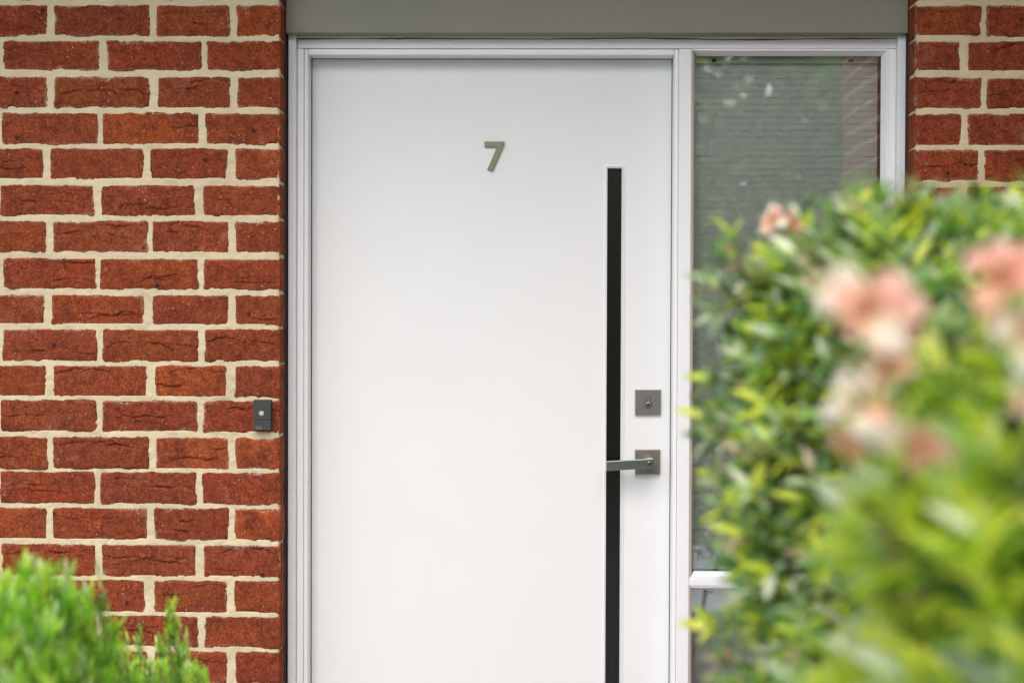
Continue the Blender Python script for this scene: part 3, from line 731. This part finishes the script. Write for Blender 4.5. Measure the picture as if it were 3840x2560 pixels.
def twig(fol, SV, SF, tip, out, r, L, B, dens, c):
    ln = r.uniform(.05, .10)*(L/.050); a = tip-out*ln
    pts = [a, tip] if c is None else [a.lerp(c, .35), a, tip]
    tube(SV, SF, [p-B for p in pts], .0022, .001, 4)
    young = r.random()
    pale = tip.z > 1.42 and tip.x > .55 and r.random() < .6
    tw = [w_*(3 if (young > .72 and i in (3, 4, 5)) else 1)*(4 if pale and i in (6, 7, 9) else 1) for i, w_ in enumerate(WCUR)]
    for i in range(dens):
        t = 1-(i/dens)**1.3*.95; p = a.lerp(tip, t); an = i*2.4+r.uniform(-.3, .3)
        o = orient(out, Vector((.1, .2, 1))); side = o@Vector((math.cos(an), 0, math.sin(an)))
        dv = (side*r.uniform(.6, 1.1)+out*(.25+.8*t)+Vector((0, 0, .15))).normalized()
        up = (out+Vector((r.uniform(-.3, .3), r.uniform(-.3, .3), .4)))
        k = r.choices(range(len(TINTS)), tw)[0]
        fol.add(k, p, orient(dv, up), r.uniform(.65, 1.15))
def at_d(px, py, d):  # world point seen at a pixel, d metres in front of the lens
    return pt(px, py, d-DIST)
# rear shrub
RD = 1.65
rear_blobs = [((.472, -1.73, 1.215), (.25, .20, .30), 6), ((.515, -1.75, .97), (.205, .20, .24), 4), ((.77, -1.72, 1.225), (.28, .22, .32), 6), ((.455, -1.78, .76), (.21, .20, .25), 5), ((.8, -1.75, .8), (.30, .25, .35), 2), ((.43, -1.73, 1.38), (.18, .17, .165), 4), ((.66, -1.72, 1.42), (.22, .18, .15), 3), ((.58, -1.68, 1.05), (.24, .18, .42), 5)]
fl_rear = [(at_d(2900, 835, RD), (-.4, -.7, .5), 0, .5), (at_d(2965, 850, RD), (.5, -.8, .3), 2, .48), (at_d(2915, 1225, RD-.05), (-.7, -.3, -.6), 0, .35), (at_d(2790, 1090, RD), (-.8, -.3, .4), 1, .3), (at_d(2740, 2460, RD), (-.8, -.3, .5), 2, .22)]
ex_rear = [(at_d(2680, 1180, RD), (-.7, -.3, -.3)), (at_d(2660, 1420, RD), (-.8, -.2, .1)), (at_d(2660, 2350, RD), (-1, -.3, .1)), (at_d(2700, 2480, RD), (-1, -.3, .2)), (at_d(2740, 880, RD), (-.3, -.2, .9)), 
           (at_d(2800, 2260, RD), (-.6, -.2, .6)), (at_d(2720, 2560, RD), (-.9, -.2, .3)), (at_d(2820, 2420, RD), (-.7, -.3, .5)), (at_d(2860, 2560, RD), (-.5, -.3, .7)), (at_d(2770, 2330, RD), (-.8, -.3, .3)), (at_d(2660, 1060, RD), (-.8, -.2, .5)), (at_d(2660, 1640, RD), (-.8, -.2, 0)), (at_d(2720, 960, RD), (-.7, -.2, .6)), (at_d(2640, 1560, RD), (-.9, -.2, .2))]
shrub('flowering_shrub', 'dense leafy shrub with few small salmon flowers, the farther one, against the sidelight glass', (.52, -1.78, -.03), rear_blobs, 8000, .037, .0125, 21, fl_rear, ex_rear)
# front shrub, closer to the lens and more out of focus
front_blobs = [((.46, -2.28, 1.19), (.21, .20, .24), 7), ((.43, -2.25, .98), (.24, .22, .24), 7), ((.62, -2.3, 1.15), (.22, .22, .30), 4), ((.45, -2.25, .62), (.22, .25, .30), 2)]
DF = .98
fl_front = [(at_d(3255, 1180, DF), (-.5, -.8, .3), 0, .9), (at_d(3310, 1300, DF), (.1, -.6, -.6), 2, .7), (at_d(3240, 1530, DF), (-.7, -.5, .5), 1, .8), (at_d(3290, 1420, DF), (.2, -.7, .8), 0, .6), (at_d(3420, 1610, DF-.04), (.3, -.8, -.5), 0, .85), (at_d(3200, 1640, DF), (-.4, -.8, -.5), 2, .5),
            (at_d(3780, 1080, DF), (-.3, -.5, .7), 2, 1.0), (at_d(3850, 1230, DF), (-.6, -.6, .1), 1, .8), (at_d(3860, 1500, DF), (-.4, -1, -.1), 1, .4), (at_d(3100, 1070, DF), (-.8, .1, .5), 1, .35)]
ex_front = [(at_d(3965, 640, 1.25), (.3, 0, 1))]
shrub('flowering_shrub', 'large blurred shrub with pale peach and pink blossoms, nearest the viewer at right', (.5, -2.28, -.03), front_blobs, 1000, .056, .0195, 33, fl_front, ex_front, wei=[9, 4, 7, 14, 30, 28, 9, 12, 5, 8])

# fine-leaved green shrub at lower left
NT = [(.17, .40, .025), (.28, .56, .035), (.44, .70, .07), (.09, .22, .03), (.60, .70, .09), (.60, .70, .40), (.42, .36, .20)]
def fine_shrub():
    r = random.Random(5); base = Vector((-.98, -1.25, -.03))
    root = thing('feathery_shrub', 'bright green feathery shrub with fine narrow leaves in front of the left brick wall', 'shrub', base)
    P = [leaf_mesh('leaf', .030, .0062, t, M_NEEDLE, .2, .05, 3, i) for i, t in enumerate(NT)]; fol = Foliage(root, P, M_NEEDLE)
    SV, SF = [], []
    def stem(a, b, n_l, scl=1, rad=.0016, dark=False):
        ps = curve_pts(a, b, 5, r, .008); tube(SV, SF, [p-base for p in ps], rad, .0006, 4)
        d = (b-a).normalized(); o = orient(d, Vector((.2, .1, 1))); L_ = (b-a).length; tone = r.choice([[4, 2, .5, 6, 0, .2, 1], [3, 5, 3, 1, .5, 1, .5], [1, 4, 6, .5, 2, 1, .1], [0, 1, 5, 0, 6, 2, .1], [1, 2, 2, 2, .5, 4, 1]])
        for i in range(n_l):
            t = 1-(i/n_l)**1.1*.9; k = t*5; j = min(4, int(k)); p = ps[j].lerp(ps[j+1], k-j)
            an = i*2.4; side = o@Vector((math.cos(an), 0, math.sin(an)))
            dv = (side*r.uniform(.3, .75)+d*r.uniform(.7, 1)).normalized()
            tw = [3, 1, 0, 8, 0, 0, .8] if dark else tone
            fol.add(r.choices(range(7), tw)[0], p, orient(dv, side), scl*r.uniform(.7, 1.25))
    # silhouette of the mass: (px, py, distance)
    tops = [(-150, 2150, 2.0), (0, 2120, 2.0), (90, 2110, 2.05), (180, 2120, 2.1), (250, 2190, 2.1), (310, 2230, 2.2), (60, 2220, 1.9), (-60, 2250, 1.85), (200, 2270, 2.05), (300, 2350, 2.15), (375, 2410, 2.25), (120, 2340, 1.9), (0, 2400, 1.85), (240, 2440, 2.0), (360, 2490, 2.15), (400, 2550, 2.25), (100, 2510, 1.85), (-120, 2370, 1.85), (330, 2610, 2.1), (150, 2650, 1.9)]
    for px, py, d in tops:
        py += 22
        for _ in range(9):
            tp = at_d(px+r.gauss(0, 55), py+abs(r.gauss(0, 55)), d+r.gauss(0, .09))
            dr_ = Vector((r.uniform(-.25, .25), r.uniform(-.2, .2), 1)).normalized()
            stem(tp-dr_*r.uniform(.06, .13), tp, r.randint(26, 40))
    for _ in range(230):          # inner growth, leaf colours darkened to paint shade into the gaps
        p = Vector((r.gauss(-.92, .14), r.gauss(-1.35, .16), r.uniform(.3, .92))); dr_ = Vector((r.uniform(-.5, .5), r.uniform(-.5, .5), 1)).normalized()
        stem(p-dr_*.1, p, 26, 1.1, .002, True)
    # separate sprigs that stand clear of the mass on the right
    for px, py, d, n_ in ((655, 2262, 2.5, 40), (520, 2360, 2.6, 26), (700, 2390, 2.55, 30), (610, 2440, 2.5, 44), (680, 2450, 2.5, 44), (500, 2500, 2.5, 30), (560, 2500, 2.5, 36), (740, 2490, 2.5, 26), (640, 2520, 2.5, 40), (640, 2330, 2.5, 44), (600, 2400, 2.5, 30), (415, 2400, 2.3, 30), (365, 2140, 2.2, 14), (480, 2400, 2.5, 16)):
        for c_ in range(3 if n_ > 24 else 1):
            tp = at_d(px+r.gauss(0, 6)*(c_ > 0)*3, py+c_*22, d); dr_ = Vector((r.uniform(-.25, .15)-c_*.12, r.uniform(-.1, .1), 1)).normalized(); stem(tp-dr_*r.uniform(.07, .12), tp, n_, .62, .0013)
    for _ in range(110):
        tp = at_d(r.uniform(400, 780), r.uniform(2490, 2750), r.uniform(2.3, 2.6)); dr_ = Vector((r.uniform(-.4, .2), r.uniform(-.2, .2), 1)).normalized(); stem(tp-dr_*.1, tp, 34, .65)
    for px, py in ((560, 2560), (630, 2540), (690, 2560), (480, 2560), (300, 2560), (150, 2560), (20, 2560)):
        tube(SV, SF, [p-base for p in curve_pts(base+Vector((r.uniform(-.05, .05), r.uniform(-.05, .05), 0)), at_d(px, py, 2.3 if px > 350 else 1.8), 6, r, .03)], .006, .0022, 5)
    for (a, b) in (((520, 2440), (575, 2560)), ((640, 2350), (640, 2560)), ((560, 2500), (620, 2600))):
        tube(SV, SF, [p-base for p in curve_pts(at_d(*b, 2.5), at_d(*a, 2.5), 5, r, .006)], .002, .001, 4)
    st = bpy.data.objects.new('stem', mesh('stem', SV, SF, M_GREENSTEM, True)); COL.objects.link(st); st.parent = root
    fol.build()
fine_shrub()

# ------------------------------------------------------------------ trees across the garden, mirrored in the glass
def tree(name, label, x, y, h, rad, seed, tints):
    r = random.Random(seed+40); root = thing(name, label, 'tree', (x, y, -.05), 'garden trees mirrored in the glass')
    V, Fc = [], []; top = Vector((0, 0, h*.8)); tube(V, Fc, curve_pts(Vector((0, 0, 0)), top, 8, r, .1), .13, .03, 8)
    limbs = []
    for i in range(14):
        a = i*2.4; z = h*r.uniform(.22, .7); e = Vector((math.cos(a)*rad*.8, math.sin(a)*rad*.8, z+h*.14)); tube(V, Fc, curve_pts(Vector((0, 0, z)), e, 5, r, .12), .045, .012, 6); limbs.append(e)
    o = bpy.data.objects.new('trunk', mesh('trunk', V, Fc, M_BARK, True)); COL.objects.link(o); o.parent = root
    vs, fs, cs = [], [], []; b = 0
    pr = leaf_mesh('leaf', .19, .11, (1, 1, 1), M_TREE, .2, .2, 2, 0); pv = np.empty(len(pr.vertices)*3); pr.vertices.foreach_get('co', pv); pv = pv.reshape(-1, 3); pf = np.array([list(p.vertices) for p in pr.polygons])
    for _ in range(700):
        d = Vector((r.gauss(0, 1), r.gauss(0, 1), r.gauss(0, 1))).normalized(); k = r.uniform(.45, 1.05)
        c = Vector((d.x*rad*k, d.y*rad*k, h*.55+d.z*h*.47*k))
        if c.z < .2: c.z = r.uniform(.2, .8)
        tn = r.choice(tints)
        for _ in range(26):
            p = c+Vector((r.gauss(0, .22), r.gauss(0, .22), r.gauss(0, .17))); m = orient(Vector((r.uniform(-1, 1), r.uniform(-1, 1), r.uniform(-.9, .3))), Vector((r.uniform(-.6, .6), r.uniform(-.6, .6), 1)))
            vs.append(pv*r.uniform(.6, 1.3) @ np.array(m).T+np.array(p)); fs.append(pf+b); b += len(pv); g = r.uniform(.8, 1.2)
            cs.append(np.tile([tn[0]*g, tn[1]*g, tn[2]*g, 1], (len(pv), 1)))
    me = npmesh('crown', np.concatenate(vs), np.concatenate(fs), M_TREE, True); at = me.color_attributes.new('tint', 'FLOAT_COLOR', 'POINT'); at.data.foreach_set('color', np.concatenate(cs).astype(np.float32).ravel())
    o = bpy.data.objects.new('crown', me); COL.objects.link(o); o.parent = root; o['kind'] = 'stuff'
TT = [(.18, .30, .05), (.26, .40, .06), (.12, .21, .04), (.40, .52, .07)]
tree('garden_tree', 'tall leafy tree across the garden, mirrored green in the sidelight glass', 2.2, -10.5, 6.2, 2.3, 1, TT)
tree('garden_tree', 'broad tree to the right across the garden, mirrored beside the brick side wall', 5.6, -11.5, 5.6, 2.2, 2, TT)
tree('garden_tree', 'dark leafy tree straight behind the viewer, mirrored in the narrow door slot', -1.2, -12, 5.2, 1.9, 3, TT)
